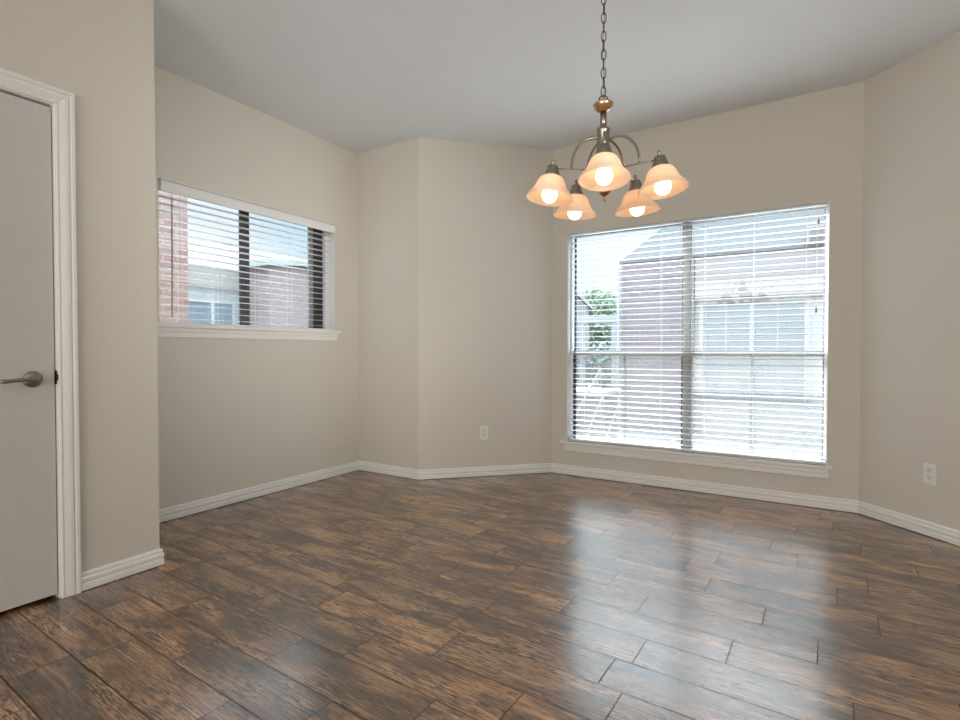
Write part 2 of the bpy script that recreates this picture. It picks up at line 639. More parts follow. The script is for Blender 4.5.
# ------------------------------------------------------------------ floor: plank tiles, running nearly along the back wall
TH = -0.033
cT, sT = math.cos(TH), math.sin(TH)
vb = [0.526, 0.698, 0.872, 1.036, 1.211, 1.385, 1.553, 1.716, 1.89, 2.057, 2.234, 2.396, 2.571, 2.76, 2.94, 3.113, 3.281, 3.466, 3.633, 3.83, 4.0, 4.172, 4.344]
first = {1: -1.477, 2: -1.222, 3: -1.576, 4: -1.374, 5: -1.125, 6: -1.203, 7: -0.542, 8: -0.283, 9: -0.029, 10: -0.21, 11: -0.446, 12: 0.03, 13: -0.463, 14: -0.13, 15: -0.26, 16: 0.138, 17: -0.16, 18: 0.018, 19: -0.05}
rows = {}
for k in range(len(vb) - 1):
    rows[k] = (vb[k], vb[k + 1])
v = vb[0]
k = -1
while v > YB - 0.4:
    rows[k] = (v - 0.172, v)
    v -= 0.172
    k -= 1
bm = bmesh.new()
uvl = bm.loops.layers.uv.new('grain')
cl = bm.loops.layers.float_color.new('plank')
PLK = 0.606
def xy(u, w):
    return (u * cT - w * sT, u * sT + w * cT)
def inside(x, y):
    if not (XL - 0.1 < x < XR + 0.1 and YB - 0.1 < y < Y3 + 0.1):
        return False
    if x < -2.9 and y < YD - 0.4:
        return False
    if y > Y1 + 0.1 and (x < X2 + (y - Y1) - 0.5 or x > X5 - (y - Y1) + 0.5):
        return False
    return True
rnd = random.Random(11)
for k, (v0, v1) in rows.items():
    u0 = first.get(k, rnd.uniform(0, PLK))
    s = u0 - PLK * math.ceil((u0 + 3.9) / PLK)
    while s < 2.4:
        a, b = s, s + PLK
        s = b
        cxy = xy((a + b) / 2, (v0 + v1) / 2)
        ends = [xy(a, (v0 + v1) / 2), xy(b, (v0 + v1) / 2), cxy]
        if not any(inside(*e) for e in ends):
            continue
        g = 0.0018
        q = [(a + g, v0 + g), (b - g, v0 + g), (b - g, v1 - g), (a + g, v1 - g)]
        f = bm.faces.new([bm.verts.new((*xy(*c), 0.0)) for c in q])
        tone = rnd.random()
        ou, ov = rnd.uniform(0, 60), rnd.uniform(0, 60)
        fx = rnd.choice((-1, 1))
        for lp, c in zip(f.loops, q):
            lp[uvl].uv = (ou + fx * (c[0] - a), ov + (c[1] - v0))
            lp[cl] = (tone, tone, tone, 1)
box(bm, XL - 0.14, XR + 0.14, YB - 0.14, Y3 + 0.14, -0.15, -0.0016, 1)
struct(link('floor', bm, [M['plank'], M['grout']]))

# ------------------------------------------------------------------ baseboards
BBP = [(0.0, 0.0), (0.014, 0.0), (0.014, 0.026), (0.0115, 0.030), (0.0115, 0.034), (0.0145, 0.039), (0.0145, 0.052), (0.010, 0.057), (0.010, 0.061), (0.0115, 0.066), (0.008, 0.074), (0.0, 0.078)]
def baseboard(name, i, s0=None, s1=None):
    A, B = Vector(plan[i]), Vector(plan[(i + 1) % NP])
    d = (B - A).normalized()
    nrm = Vector((-d.y, d.x))
    bm = bmesh.new()
    ra, rb = [], []
    for dep, z in BBP:
        o = offset_pts(-dep - 0.0002)
        pa = o[i] if s0 is None else A + d * s0 - nrm * (dep + 0.0002)
        pb = o[(i + 1) % NP] if s1 is None else A + d * s1 - nrm * (dep + 0.0002)
        ra.append(bm.verts.new((pa.x, pa.y, z + 0.004)))
        rb.append(bm.verts.new((pb.x, pb.y, z + 0.004)))
    k = len(BBP)
    for q in range(k):
        j = (q + 1) % k
        bm.faces.new((ra[q], ra[j], rb[j], rb[q]))
    bm.faces.new(ra)
    bm.faces.new(rb[::-1])
    return struct(link(name, bm, M['trim']))
CW = 0.068
baseboard('baseboard_pantry', 0, DR[1] + CW - 0.008 - YB + 0.001, None)
for i in range(1, NP - 1):
    baseboard('baseboard_' + names[i], i)

# ------------------------------------------------------------------ door in the pantry wall
dr = struct(empty('door_1', (XD - 0.028, 0.54, 0)))
def dlink(name, bm, m, parent=None, smooth=False):
    return link(name, bm, m, parent or dr, smooth)
bm = bmesh.new()
bbox(bm, -0.018, 0.018, 0.158 - 0.54, 0.920 - 0.54, 0.018, 2.048, 0.0015, 1)
dlink('door_leaf', bm, M['door'])
# lever handle (built in door space: +x into the room)
bm = bmesh.new()
t = bmesh.new()
lathe(t, [(0.0, 0.0), (0.033, 0.0), (0.033, 0.004), (0.030, 0.009), (0.018, 0.013), (0.012, 0.016), (0.0115, 0.040), (0.0, 0.040)], 32)
merge(bm, t, Matrix.Translation((0.0182, 0.846 - 0.54, 0.925)) @ Matrix.Rotation(R(90), 4, 'Y'))
hd = dlink('door_handle', bm, M['nickel'], smooth=True)
bm = bmesh.new()
hp = [(0.052, 0.318, 0.925), (0.060, 0.308, 0.926), (0.062, 0.295, 0.927), (0.061, 0.27, 0.927), (0.058, 0.24, 0.924), (0.055, 0.21, 0.921), (0.054, 0.19, 0.922)]
tube(bm, hp, [0.008, 0.0105, 0.0105, 0.0085, 0.0075, 0.008, 0.006], 12)
link('lever', bm, M['nickel'], hd, True)
# casing, jamb, stop, strike plate
bm = bmesh.new()
CP = [(0.0, 0.0), (0.0, 0.010), (0.006, 0.013), (0.012, 0.011), (0.018, 0.013), (0.034, 0.017), (0.044, 0.017), (0.049, 0.012), (0.054, 0.018), (0.064, 0.019), (CW, 0.017), (CW, 0.0)]
fr = struct(empty('trim_1', (XD, 0.54, 0)))
yR, yL, zT = DR[1] - 0.008, DR[0] + 0.008, DR[2] - 0.008
path = []
ring = []
for (w, dep) in CP:
    ring.append([(0.0003 + dep, yR + w - 0.54, 0.0004), (0.0003 + dep, yR + w - 0.54, zT + w), (0.0003 + dep, yL - w - 0.54, zT + w), (0.0003 + dep, yL - w - 0.54, 0.0004)])
vv = [[bm.verts.new(p) for p in rr] for rr in ring]
for q in range(len(vv)):
    j = (q + 1) % len(vv)
    for s in range(3):
        bm.faces.new((vv[q][s], vv[j][s], vv[j][s + 1], vv[q][s + 1]))
bm.faces.new([r_[0] for r_ in vv])
bm.faces.new([r_[3] for r_ in vv][::-1])
link('casing', bm, M['trim'], fr)
bm = bmesh.new()
box(bm, -T - 0.002, 0.001, DR[1] - 0.54 - 0.011, DR[1] - 0.54 - 0.0005, 0, DR[2] - 0.0005)
box(bm, -T - 0.002, 0.001, DR[0] - 0.54 + 0.0005, DR[0] - 0.54 + 0.011, 0, DR[2] - 0.0005)
box(bm, -T - 0.002, 0.001, DR[0] - 0.54 + 0.011, DR[1] - 0.54 - 0.011, DR[2] - 0.012, DR[2] - 0.0005)
link('jamb', bm, M['trim'], fr)
bm = bmesh.new()
box(bm, -0.030, 0.0025, DR[1] - 0.54 - 0.0125, DR[1] - 0.54 - 0.0112, 0.902, 0.958)
tube(bm, [(0.0025, DR[1] - 0.54 - 0.012, 0.917), (0.006, DR[1] - 0.54 - 0.008, 0.93), (0.0025, DR[1] - 0.54 - 0.012, 0.943)], 0.003, 6)
sp = link('strike_plate', bm, M['dark_metal'], fr)
sp['label'] = 'dark metal strike plate'

# ------------------------------------------------------------------ windows
def win_part(root, name, boxes, m, bev=0.002):
    bm = bmesh.new()
    for b in boxes:
        bbox(bm, *b, r=bev, seg=1)
    return link(name, bm, m, root)

# window_1: horizontal slider in the left wall (local x = outwards is -x of the world)
w1 = struct(empty('window_1', (XL, (W1[0] + W1[1]) / 2, W1[2])))
hw = (W1[1] - W1[0]) / 2
hh = W1[3] - W1[2]
def yy(y):
    return y - (W1[0] + W1[1]) / 2
E = 0.001
win_part(w1, 'window_frame', [(-0.138, -0.085, -hw + E, -hw + 0.032, 0.001, hh - E), (-0.138, -0.085, 2.935 - 2.3575, 3.0 - 2.3575, 0.001, hh - E),
                              (-0.138, -0.085, -hw + 0.032, 0.5775, hh - 0.035, hh - E), (-0.138, -0.085, -hw + 0.032, 0.5775, E, 0.032)], M['bronze'])
win_part(w1, 'jamb_liner', [(-0.139, -0.06, 3.0 - 2.3575 + E, hw - E, 0.022, hh - E)], M['window_white'])
win_part(w1, 'sliding_sash', [(-0.118, -0.092, yy(2.268), yy(2.298), 0.032, hh - 0.035), (-0.132, -0.105, yy(2.308), yy(2.345), 0.032, hh - 0.035)], M['bronze'])
win_part(w1, 'screen_frame', [(-0.134, -0.120, yy(2.885), yy(2.934), 0.032, hh - 0.035)], M['greyframe'])
win_part(w1, 'glass_pane', [(-0.113, -0.109, yy(W1[0] + 0.032), yy(2.268), 0.032, hh - 0.035), (-0.124, -0.12, yy(2.345), yy(2.884), 0.032, hh - 0.035)], M['glass'], 0.0005)
# stool and apron
def sill(root, axis, half0, half1, zt, depth):
    bm = bmesh.new()
    if axis == 'y':
        bbox(bm, -depth, 0.0345, half0 - 0.001 + 0.002, half1 - 0.002, 0.0005, 0.02, 0.003, 2)
        bbox(bm, 0.0004, 0.035, half0 - 0.045, half1 + 0.04, -0.002, 0.02, 0.005, 2)
    else:
        bbox(bm, half0 + 0.002, half1 - 0.002, -0.0345, depth, 0.0005, 0.02, 0.003, 2)
        bbox(bm, half0 - 0.055, half1 + 0.03, -0.035, -0.0004, -0.002, 0.02, 0.005, 2)
    s = link('window_sill', bm, M['trim'], root)
    bm = bmesh.new()
    if axis == 'y':
        bbox(bm, 0.0004, 0.014, half0 - 0.02, half1 + 0.015, -0.062, -0.0025, 0.003, 1)
        bbox(bm, 0.0004, 0.019, half0 - 0.02, half1 + 0.015, -0.030, -0.0025, 0.004, 1)
    else:
        bbox(bm, half0 - 0.025, half1 + 0.013, -0.014, -0.0004, -0.066, -0.0025, 0.003, 1)
        bbox(bm, half0 - 0.025, half1 + 0.013, -0.019, -0.0004, -0.034, -0.0025, 0.004, 1)
    link('sill_apron', bm, M['trim'], s)
win_part(w1, 'reveal_liner', [(-0.0845, -0.0005, hw - 0.003, hw - 0.0004, 0.021, hh - 0.0004), (-0.0845, -0.0005, -hw + 0.0004, -hw + 0.003, 0.021, hh - 0.0004),
                              (-0.0845, -0.0005, -hw + 0.003, hw - 0.003, hh - 0.003, hh - 0.0004)], M['window_white'], 0.0002)
sill(w1, 'y', -hw, hw, 0, 0.085)

# window_2: two single-hung units mulled together in the back wall
cx2 = (W2[0] + W2[1]) / 2
w2 = struct(empty('window_2', (cx2, Y3, W2[2])))
h2 = W2[3] - W2[2]
hw2 = (W2[1] - W2[0]) / 2
m0, m1 = -0.802 - cx2, -0.757 - cx2
win_part(w2, 'window_frame', [(-hw2 + E, -hw2 + 0.018, 0.08, 0.138, 0.022, h2 - E), (hw2 - 0.018, hw2 - E, 0.08, 0.138, 0.022, h2 - E),
                              (-hw2 + 0.018, hw2 - 0.018, 0.085, 0.138, h2 - 0.006, h2 - E), (-hw2 + 0.018, hw2 - 0.018, 0.085, 0.138, 0.001, 0.030)], M['window_white'])
win_part(w2, 'mullion', [(m0, m1, 0.085, 0.139, 0.0305, h2 - 0.007)], M['greyframe'])
zm = 1.02 - W2[2]
units = [(-hw2 + 0.018, m0), (m1, hw2 - 0.018)]
for a, b in units:
    win_part(w2, 'upper_sash', [(a + E, a + 0.013, 0.112, 0.134, zm, h2 - 0.007), (b - 0.010, b - E, 0.112, 0.134, zm, h2 - 0.007), (a + 0.013, b - 0.010, 0.112, 0.134, h2 - 0.012, h2 - 0.007)], M['bronze'] if a < -0.5 else M['greyframe'])
    lo = win_part(w2, 'lower_sash', [(a + E, a + 0.024, 0.086, 0.109, 0.031, zm), (b - 0.010, b - E, 0.086, 0.109, 0.031, zm)], M['bronze'] if a < -0.5 else M['greyframe'])
    win_part(lo, 'bottom_rail', [(a + 0.024, b - 0.010, 0.086, 0.109, 0.031, 0.052)], M['window_white'])
    win_part(w2, 'meeting_rail', [(a + E, b - E, 0.084, 0.136, zm - 0.020, zm + 0.020)], M['greyframe'])
    win_part(w2, 'glass_pane', [(a + 0.013, b - 0.012, 0.121, 0.125, zm + 0.02, h2 - 0.012), (a + 0.024, b - 0.012, 0.096, 0.100, 0.052, zm - 0.02)], M['glass'], 0.0005)
    scn = win_part(w2, 'insect_screen', [(a + 0.006, b - 0.006, 0.1285, 0.1295, 0.06, zm - 0.02)], M['screen'], 0.0002)
    c_ = (a + b) / 2 - 0.01
    win_part(scn, 'screen_brace', [(c_ - 0.009, c_ + 0.009, 0.1265, 0.1275, 0.06, zm - 0.021)], M['greyframe'], 0.0002)
win_part(w2, 'reveal_liner', [(hw2 - 0.003, hw2 - 0.0004, 0.0005, 0.0795, 0.021, h2 - 0.0004), (-hw2 + 0.0004, -hw2 + 0.003, 0.0005, 0.0795, 0.021, h2 - 0.0004),
                              (-hw2 + 0.003, hw2 - 0.003, 0.0005, 0.0795, h2 - 0.003, h2 - 0.0004)], M['window_white'], 0.0002)
sill(w2, 'x', -hw2, hw2, 0, 0.085)

# ------------------------------------------------------------------ blinds
PIT = 0.0436
def slat_mesh(bm, L, z, tilt=0.035):
    """one slightly crowned slat, length along x, width along y"""
    n = 4
    w = 0.050
    th = 0.0026
    top, bot = [], []
    for k in range(n + 1):
        f = k / n - 0.5
        y = f * w
        zz = z + 0.0010 * (1 - 4 * f * f) + tilt * y
        top.append((y, zz + th / 2))
        bot.append((y, zz - th / 2))
    loop = top + bot[::-1]
    A = [bm.verts.new((-L / 2, y, q)) for y, q in loop]
    B = [bm.verts.new((L / 2, y, q)) for y, q in loop]
    k = len(loop)
    for i in range(k):
        j = (i + 1) % k
        bm.faces.new((A[i], A[j], B[j], B[i]))
    bm.faces.new(A)
    bm.faces.new(B[::-1])

def blind(name, loc, rotz, L, hgt, ladders, valance, label, group):
    """local: x along the window, -y into the room, z=0 at the sill"""
    b = empty(name, loc, rotz)
    tag(b, label, 'window blind', group)
    bm = bmesh.new()
    z = 0.038
    zs = []
    topz = hgt - (0.055 if valance else 0.012)
    while z < topz:
        slat_mesh(bm, L, z)
        zs.append(z)
        z += PIT
    link('slats', bm, M['slat'], b)
    bm = bmesh.new()
    bbox(bm, -L / 2, L / 2, -0.025, 0.025, 0.002, 0.014, 0.003, 1)
    link('bottom_rail', bm, M['blind'], b)
    bm = bmesh.new()
    if valance:
        bbox(bm, -L / 2, L / 2, -0.020, 0.028, hgt - 0.048, hgt - 0.003, 0.002, 1)
    else:
        bbox(bm, -L / 2, L / 2, -0.022, 0.028, hgt - 0.007, hgt - 0.001, 0.001, 1)
    link('headrail', bm, M['blind'], b)
    if valance:
        bm = bmesh.new()
        bbox(bm, -L / 2 - 0.002, L / 2 - 0.004, -0.070, -0.060, hgt - 0.076, hgt - 0.002, 0.003, 2)
        bbox(bm, -L / 2 - 0.002, L / 2 - 0.004, -0.073, -0.059, hgt - 0.012, hgt - 0.001, 0.003, 2)
        bbox(bm, L / 2 - 0.014, L / 2 - 0.004, -0.0604, -0.0525, hgt - 0.076, hgt - 0.002, 0.001, 1)
        link('valance', bm, M['blind'], b)
    for x in ladders:
        bm = bmesh.new()
        for s in (-0.0262, 0.0262):
            tube(bm, [(x, s, 0.012), (x, s, hgt - 0.015)], 0.0007, 5)
        for zz in zs:
            tube(bm, [(x, -0.0262, zz - 0.0022), (x, 0.0262, zz - 0.0022)], 0.0005, 4)
        c = link('ladder_cord', bm, M['cord'], b)
        bm = bmesh.new()
        bbox(bm, x - 0.006, x + 0.006, -0.0285, -0.020, 0.0005, 0.012, 0.001, 1)
        link('cord_clip', bm, M['blind'], c)
    return b

L1 = W1[1] - W1[0] - 0.012
# window_1: the blind faces +x, so local -y -> world +x : rotate by +90 deg
b1 = blind('window_blind', (XL - 0.045, (W1[0] + W1[1]) / 2 + 0.001, W1[2] + 0.0205), R(90), L1, hh - 0.022,
           [y - (W1[0] + W1[1]) / 2 for y in (1.816, 2.082, 2.363, 2.639)], True,
           'white slatted blind with deep valance on the small left window', 'white slatted window blinds')
bm = bmesh.new()
tube(bm, [(1.745 - 2.3575, -0.036, 0.045), (1.750 - 2.3575, -0.036, 0.775)], 0.0045, 6)
tube(bm, [(1.750 - 2.3575, -0.036, 0.775), (1.750 - 2.3575, -0.024, 0.815)], 0.002, 6)
wd = link('tilt_wand', bm, M['clear_wand'], b1)
wd['label'] = 'grey tilt wand'
L2 = W2[1] - W2[0] - 0.012
b2 = blind('window_blind', (cx2, Y3 + 0.045, W2[2] + 0.0205), 0, L2, h2 - 0.022,
           [x - cx2 for x in (-1.577, -1.27, -0.955, -0.641, -0.3225, -0.008)], False,
           'wide white slatted blind covering the large double window', 'white slatted window blinds')
bm = bmesh.new()
tube(bm, [(-1.676 - cx2, -0.036, 0.72), (-1.676 - cx2, -0.036, 1.66)], 0.0045, 6)
tube(bm, [(-1.676 - cx2, -0.036, 1.66), (-1.676 - cx2, -0.022, 1.698)], 0.002, 6)
wd = link('tilt_wand', bm, M['clear_wand'], b2)
wd['label'] = 'grey tilt wand'
for (x, zt) in ((0.058, 1.895 - W2[2]), (0.05, 1.31 - W2[2])):
    bm = bmesh.new()
    tube(bm, [(x - cx2, -0.031, zt), (x - cx2, -0.031, 1.695)], 0.0008, 5)
    c = link('lift_cord', bm, M['cord'], b2)
    bm = bmesh.new()
    t = bmesh.new()
    lathe(t, [(0.0, 0.0), (0.006, 0.001), (0.007, 0.01), (0.0045, 0.03), (0.002, 0.038), (0.0, 0.038)], 10)
    merge(bm, t, Matrix.Translation((x - cx2, -0.034, zt - 0.038)))
    link('tassel', bm, M['clear_wand'], c, True)

# ------------------------------------------------------------------ wall outlets
def outlet(loc, rotz, label):
    """local -y faces the room"""
    o = empty('wall_outlet', loc, rotz)
    tag(o, label, 'outlet', 'wall outlets')
    bm = bmesh.new()
    bbox(bm, -0.036, 0.036, -0.0062, -0.0005, -0.0585, 0.0585, 0.0022, 2)
    link('cover_plate', bm, M['outlet'], o)
    for s in (-1, 1):
        bm = bmesh.new()
        bbox(bm, -0.0165, 0.0165, -0.0082, -0.0055, s * 0.0205 - 0.0135, s * 0.0205 + 0.0135, 0.0025, 2)
        r_ = link('receptacle', bm, M['outlet'], o)
        for (x, z, w, h) in ((-0.0065, 0.003, 0.0016, 0.005), (0.0065, 0.003, 0.0016, 0.004), (0.0, -0.0075, 0.0026, 0.0026)):
            bm = bmesh.new()
            box(bm, x - w, x + w, -0.0087, -0.008, s * 0.0205 + z - h, s * 0.0205 + z + h)
            link('slot', bm, M['slot'], r_)
    bm = bmesh.new()
    t = bmesh.new()
    lathe(t, [(0, 0), (0.003, 0), (0.0026, 0.001), (0, 0.0013)], 10)
    merge(bm, t, Matrix.Translation((0, -0.0061, 0)) @ Matrix.Rotation(R(90), 4, 'X'))
    link('screw', bm, M['nickel'], o)
    return o
outlet((-2.264, 3.695, 0.362), R(45), 'small white wall outlet left of the large window')
outlet((0.593, 3.8166, 0.352), R(-45), 'small white wall outlet right of the large window')

# ------------------------------------------------------------------ chandelier
CX, CY = -0.635, 1.866
ch = empty('chandelier', (CX, CY, H))
tag(ch, 'brushed nickel chandelier with five lit peach glass shades hanging on a chain', 'chandelier')
def cpart(name, prof, m, z0=0.0, parent=None, seg=32, cap=True):
    bm = bmesh.new()
    lathe(bm, [(r, z - H) for r, z in prof], seg, cap)
    return link(name, bm, M[m], parent or ch, True)
cpart('canopy', [(0, H - 0.001), (0.062, H - 0.001), (0.062, H - 0.006), (0.05, H - 0.018), (0.02, H - 0.03), (0.008, H - 0.036), (0, H - 0.036)], 'nickel')
# chain
bm = bmesh.new()
zc = 1.962
LK = 0.033
k = 0
z = zc
while z < H - 0.05:
    pts = []
    for q in range(14):
        a = 2 * math.pi * q / 14
        px, pz = 0.0085 * math.cos(a), 0.0205 * math.sin(a)
        pts.append((px, 0, pz))
    t = bmesh.new()
    tube(t, pts, 0.0019, 6, True)
    merge(bm, t, Matrix.Translation((0, 0, z + 0.018 - H)) @ Matrix.Rotation(R(25 + 90 * (k % 2)), 4, 'Z'))
    z += LK
    k += 1
link('chain', bm, M['chain'], ch, True)
bm = bmesh.new()
tube(bm, [(0.004 * math.sin(q * 1.3), 0.004 * math.cos(q * 1.3), 1.95 + q * (H - 0.03 - 1.95) / 14 - H) for q in range(15)], 0.0012, 6)
link('power_cord', bm, M['chain'], ch)
# loop on the cup
bm = bmesh.new()
t = bmesh.new()
tube(t, [(0.015 * math.cos(a_), 0, 0.015 * math.sin(a_)) for a_ in [2 * math.pi * q / 16 for q in range(16)]], 0.0028, 8, True)
merge(bm, t, Matrix.Translation((0, 0, 1.951 - H)) @ Matrix.Rotation(R(30), 4, 'Z'))
link('hanging_loop', bm, M['chain'], ch, True)
cup = cpart('cup', [(0, 1.940), (0.030, 1.939), (0.036, 1.935), (0.036, 1.931), (0.033, 1.924), (0.026, 1.914), (0.016, 1.909), (0, 1.908)], 'gold')
cup['label'] = 'warm gold metal cup'
cpart('stem', [(0, 1.909), (0.0115, 1.909), (0.0115, 1.845), (0, 1.845)], 'nickel')
cpart('collar', [(0, 1.847), (0.020, 1.847), (0.0235, 1.844), (0.0235, 1.838), (0.0215, 1.834), (0.0215, 1.790), (0.0235, 1.780), (0.026, 1.760), (0.032, 1.735), (0.034, 1.715), (0.030, 1.690), (0.024, 1.668), (0.02, 1.65), (0, 1.65)], 'nickel')
bm = bmesh.new()
t = bmesh.new()
lathe(t, [(0, 0), (0.004, 0), (0.004, 0.003), (0, 0.005)], 10)
merge(bm, t, Matrix.Rotation(R(-65), 4, 'Z') @ Matrix.Translation((0.0212, 0, 1.802 - H)) @ Matrix.Rotation(R(90), 4, 'Y'))
link('screw', bm, M['dark_metal'], ch)
fin = cpart('bottom_finial', [(0, 1.652), (0.020, 1.652), (0.014, 1.645), (0.016, 1.635), (0.0225, 1.628), (0.0225, 1.622), (0.017, 1.610), (0.008, 1.603), (0.004, 1.600), (0.004, 1.597), (0.0065, 1.593), (0.0065, 1.589), (0.004, 1.585), (0, 1.584)], 'gold')
fin['label'] = 'warm gold metal bottom finial'

RR = 0.193
ZA = 1.690          # height of the straight arm rods
view_ang = math.atan2(-CY, -CX)     # towards the camera
arm_src = None
def make_arm():
    bm = bmesh.new()
    tube(bm, [(0.028, 0, ZA - H), (RR - 0.018, 0, ZA - H)], 0.0030, 8)
    a = link('arm', bm, M['nickel'], ch, True)
    bm = bmesh.new()
    pts = [(0.016, 0, 1.799 - H)]
    x1 = 0.124
    for q in range(15):
        f = q / 14 * math.pi / 2
        pts.append((0.034 + (x1 - 0.034) * math.sin(f), 0, ZA - H + 0.001 + (1.807 - ZA) * math.cos(f) ** 0.9))
    tube(bm, pts, 0.0048, 8)
    link('arch', bm, M['nickel'], a, True)
    bm = bmesh.new()
    t = bmesh.new()
    z0 = 1.666
    TILT = Matrix.Translation((RR, 0, ZA - H)) @ Matrix.Rotation(R(-6), 4, 'Y') @ Matrix.Translation((0, 0, -ZA))
    lathe(t, [(0, z0 + 0.036), (0.012, z0 + 0.036), (0.018, z0 + 0.033), (0.021, z0 + 0.026), (0.022, z0 + 0.016), (0.0245, z0 + 0.014), (0.0245, z0 + 0.010), (0.027, z0 + 0.006), (0.029, z0 - 0.006), (0.029, z0 - 0.009), (0, z0 - 0.009)], 24)
    merge(bm, t, TILT)
    sc_ = link('socket_cap', bm, M['nickel'], a, True)
    bm = bmesh.new()
    t = bmesh.new()
    lathe(t, [(0, z0 + 0.056), (0.005, z0 + 0.0555), (0.0075, z0 + 0.050), (0.0065, z0 + 0.044), (0.003, z0 + 0.041), (0.0045, z0 + 0.036), (0, z0 + 0.036)], 14)
    merge(bm, t, TILT)
    link('cap_finial', bm, M['nickel'], a, True)
    # bell shade with wall thickness
    S = 0.0845
    hz = 0.080
    zt = z0 - 0.005
    prof = [(0.26, 0.0), (0.36, 0.015), (0.45, 0.06), (0.52, 0.14), (0.575, 0.25), (0.625, 0.38), (0.68, 0.52), (0.755, 0.65), (0.85, 0.77), (0.935, 0.87), (0.985, 0.95), (1.0, 1.0)]
    outp = [(r_ * S, zt - f * hz) for r_, f in prof]
    inp = [(max(r_ * S - 0.003, 0.01), zt - f * hz - (0.003 if f < 0.1 else 0.0)) for r_, f in prof]
    bm = bmesh.new()
    t = bmesh.new()
    lathe(t, outp + [(S - 0.0015, zt - hz - 0.0012)] + inp[::-1] + [outp[0]], 48, False)
    bmesh.ops.remove_doubles(t, verts=t.verts[:], dist=1e-6)
    merge(bm, t, TILT)
    link('glass_shade', bm, M['shade'], a, True)
    bm = bmesh.new()
    t = bmesh.new()
    zb = zt - 0.012
    lathe(t, [(0, zb), (0.012, zb), (0.0135, zb - 0.014), (0.018, zb - 0.026), (0.0245, zb - 0.040), (0.0278, zb - 0.053), (0.0265, zb - 0.066), (0.020, zb - 0.077), (0.010, zb - 0.083), (0, zb - 0.0845)], 24)
    merge(bm, t, TILT)
    link('light_bulb', bm, M['bulb'], a, True)
    return a
arm0 = make_arm()
# the fitting hangs slightly out of true: near side a little higher
vd = Vector((CX, CY, 0)).normalized()
side = Vector((vd.y, -vd.x, 0))
LEAN = Matrix.Translation(side * 0.007 + Vector((0, 0, 0.0055))) @ Matrix.Translation((0, 0, ZA - H)) @ Matrix.Rotation(R(-2.6), 4, side) @ Matrix.Translation((0, 0, H - ZA))
fin.location = side * 0.006
def set_arm(a, k):
    a.matrix_local = LEAN @ Matrix.Rotation(view_ang - R(1) + k * 2 * math.pi / 5, 4, 'Z')
set_arm(arm0, 0)
for k in range(1, 5):
    a = arm0.copy()
    COL.objects.link(a)
    a.parent = ch
    set_arm(a, k)
    for c in list(arm0.children):
        d = c.copy()
        COL.objects.link(d)
        d.parent = a

# ------------------------------------------------------------------ outside
GZ = -0.45
bm = bmesh.new()
box(bm, -40, 40, -20, 60, GZ - 0.3, GZ)
struct(link('ground', bm, M['ground']))

def hip_roof(bm, x0, x1, y0, y1, z, rise):
    w = (y1 - y0) / 2
    hp = w * rise
    a = [bm.verts.new(p) for p in ((x0, y0, z), (x1, y0, z), (x1, y1, z), (x0, y1, z))]
    a2 = [bm.verts.new((p.co.x, p.co.y, z - 0.04)) for p in a]
    r0 = bm.verts.new((x0 + w * 1.1, y0 + w, z + hp))
    r1 = bm.verts.new((x1 - w, y0 + w, z + hp))
    bm.faces.new((a[0], a[1], r1, r0))
    bm.faces.new((a[1], a[2], r1))
    bm.faces.new((a[2], a[3], r0, r1))
    bm.faces.new((a[3], a[0], r0))
    for i in range(4):
        j = (i + 1) % 4
        bm.faces.new((a2[i], a2[j], a[j], a[i]))
    bm.faces.new(a2[::-1])

# house facing the large window
hs = empty('neighbour_house', (-1, 10, GZ))
tag(hs, 'pale house with mauve brick bay and blue-grey roof outside the large window', 'house')
def hpart(name, m, fn, parent=None):
    bm = bmesh.new()
    fn(bm)
    for v_ in bm.verts:
        v_.co -= Vector((-1, 10, GZ))
    return link(name, bm, M[m], parent or hs)
hpart('house_wall', 'siding', lambda b: box(b, -2.9, 7, 10.15, 17, GZ, 2.55))
hpart('brick_wall', 'brick_mauve', lambda b: box(b, -3.04, -1.72, 10.0, 12.0, GZ, 2.704))
hpart('roof', 'roof_blue', lambda b: hip_roof(b, -3.07, 7.4, 9.985, 17.4, 2.745, 1.15))
hpart('frieze_board', 'siding_pink', lambda b: box(b, -1.71, 7, 10.02, 10.148, 1.97, 2.704))
hpart('downspout', 'ext_white', lambda b: box(b, -3.10, -3.045, 9.93, 9.99, GZ, 2.6))
hpart('vent_dormer', 'siding_pink', lambda b: box(b, 0.0, 0.24, 9.99, 10.8, 2.75, 3.0))
hpart('vent_frame', 'siding', lambda b: [box(b, x0, x1, 9.925, 9.958, z0, z1) for x0, x1, z0, z1 in ((-0.02, 0.02, 2.74, 3.04), (0.22, 0.26, 2.74, 3.04), (0.02, 0.22, 3.0, 3.04), (0.02, 0.22, 2.74, 2.77), (0.02, 0.22, 2.85, 2.87))])
nw = hpart('house_window', 'siding', lambda b: [box(b, x0, x1, 10.11, 10.149, z0, z1) for x0, x1, z0, z1 in
        ((-1.66, 0.04, 1.88, 1.97), (-1.66, -1.58, 0.27, 1.88), (-0.04, 0.04, 0.27, 1.88), (-1.66, 0.04, 0.22, 0.27), (-0.84, -0.79, 0.27, 1.88))])
hpart('pane', 'ext_glass', lambda b: box(b, -1.58, -0.04, 10.125, 10.135, 0.27, 1.88), nw)
for x in (-1.21, -0.42):
    hpart('muntin', 'greyframe', lambda b: box(b, x - 0.008, x + 0.008, 10.118, 10.1245, 0.27, 1.88), nw)

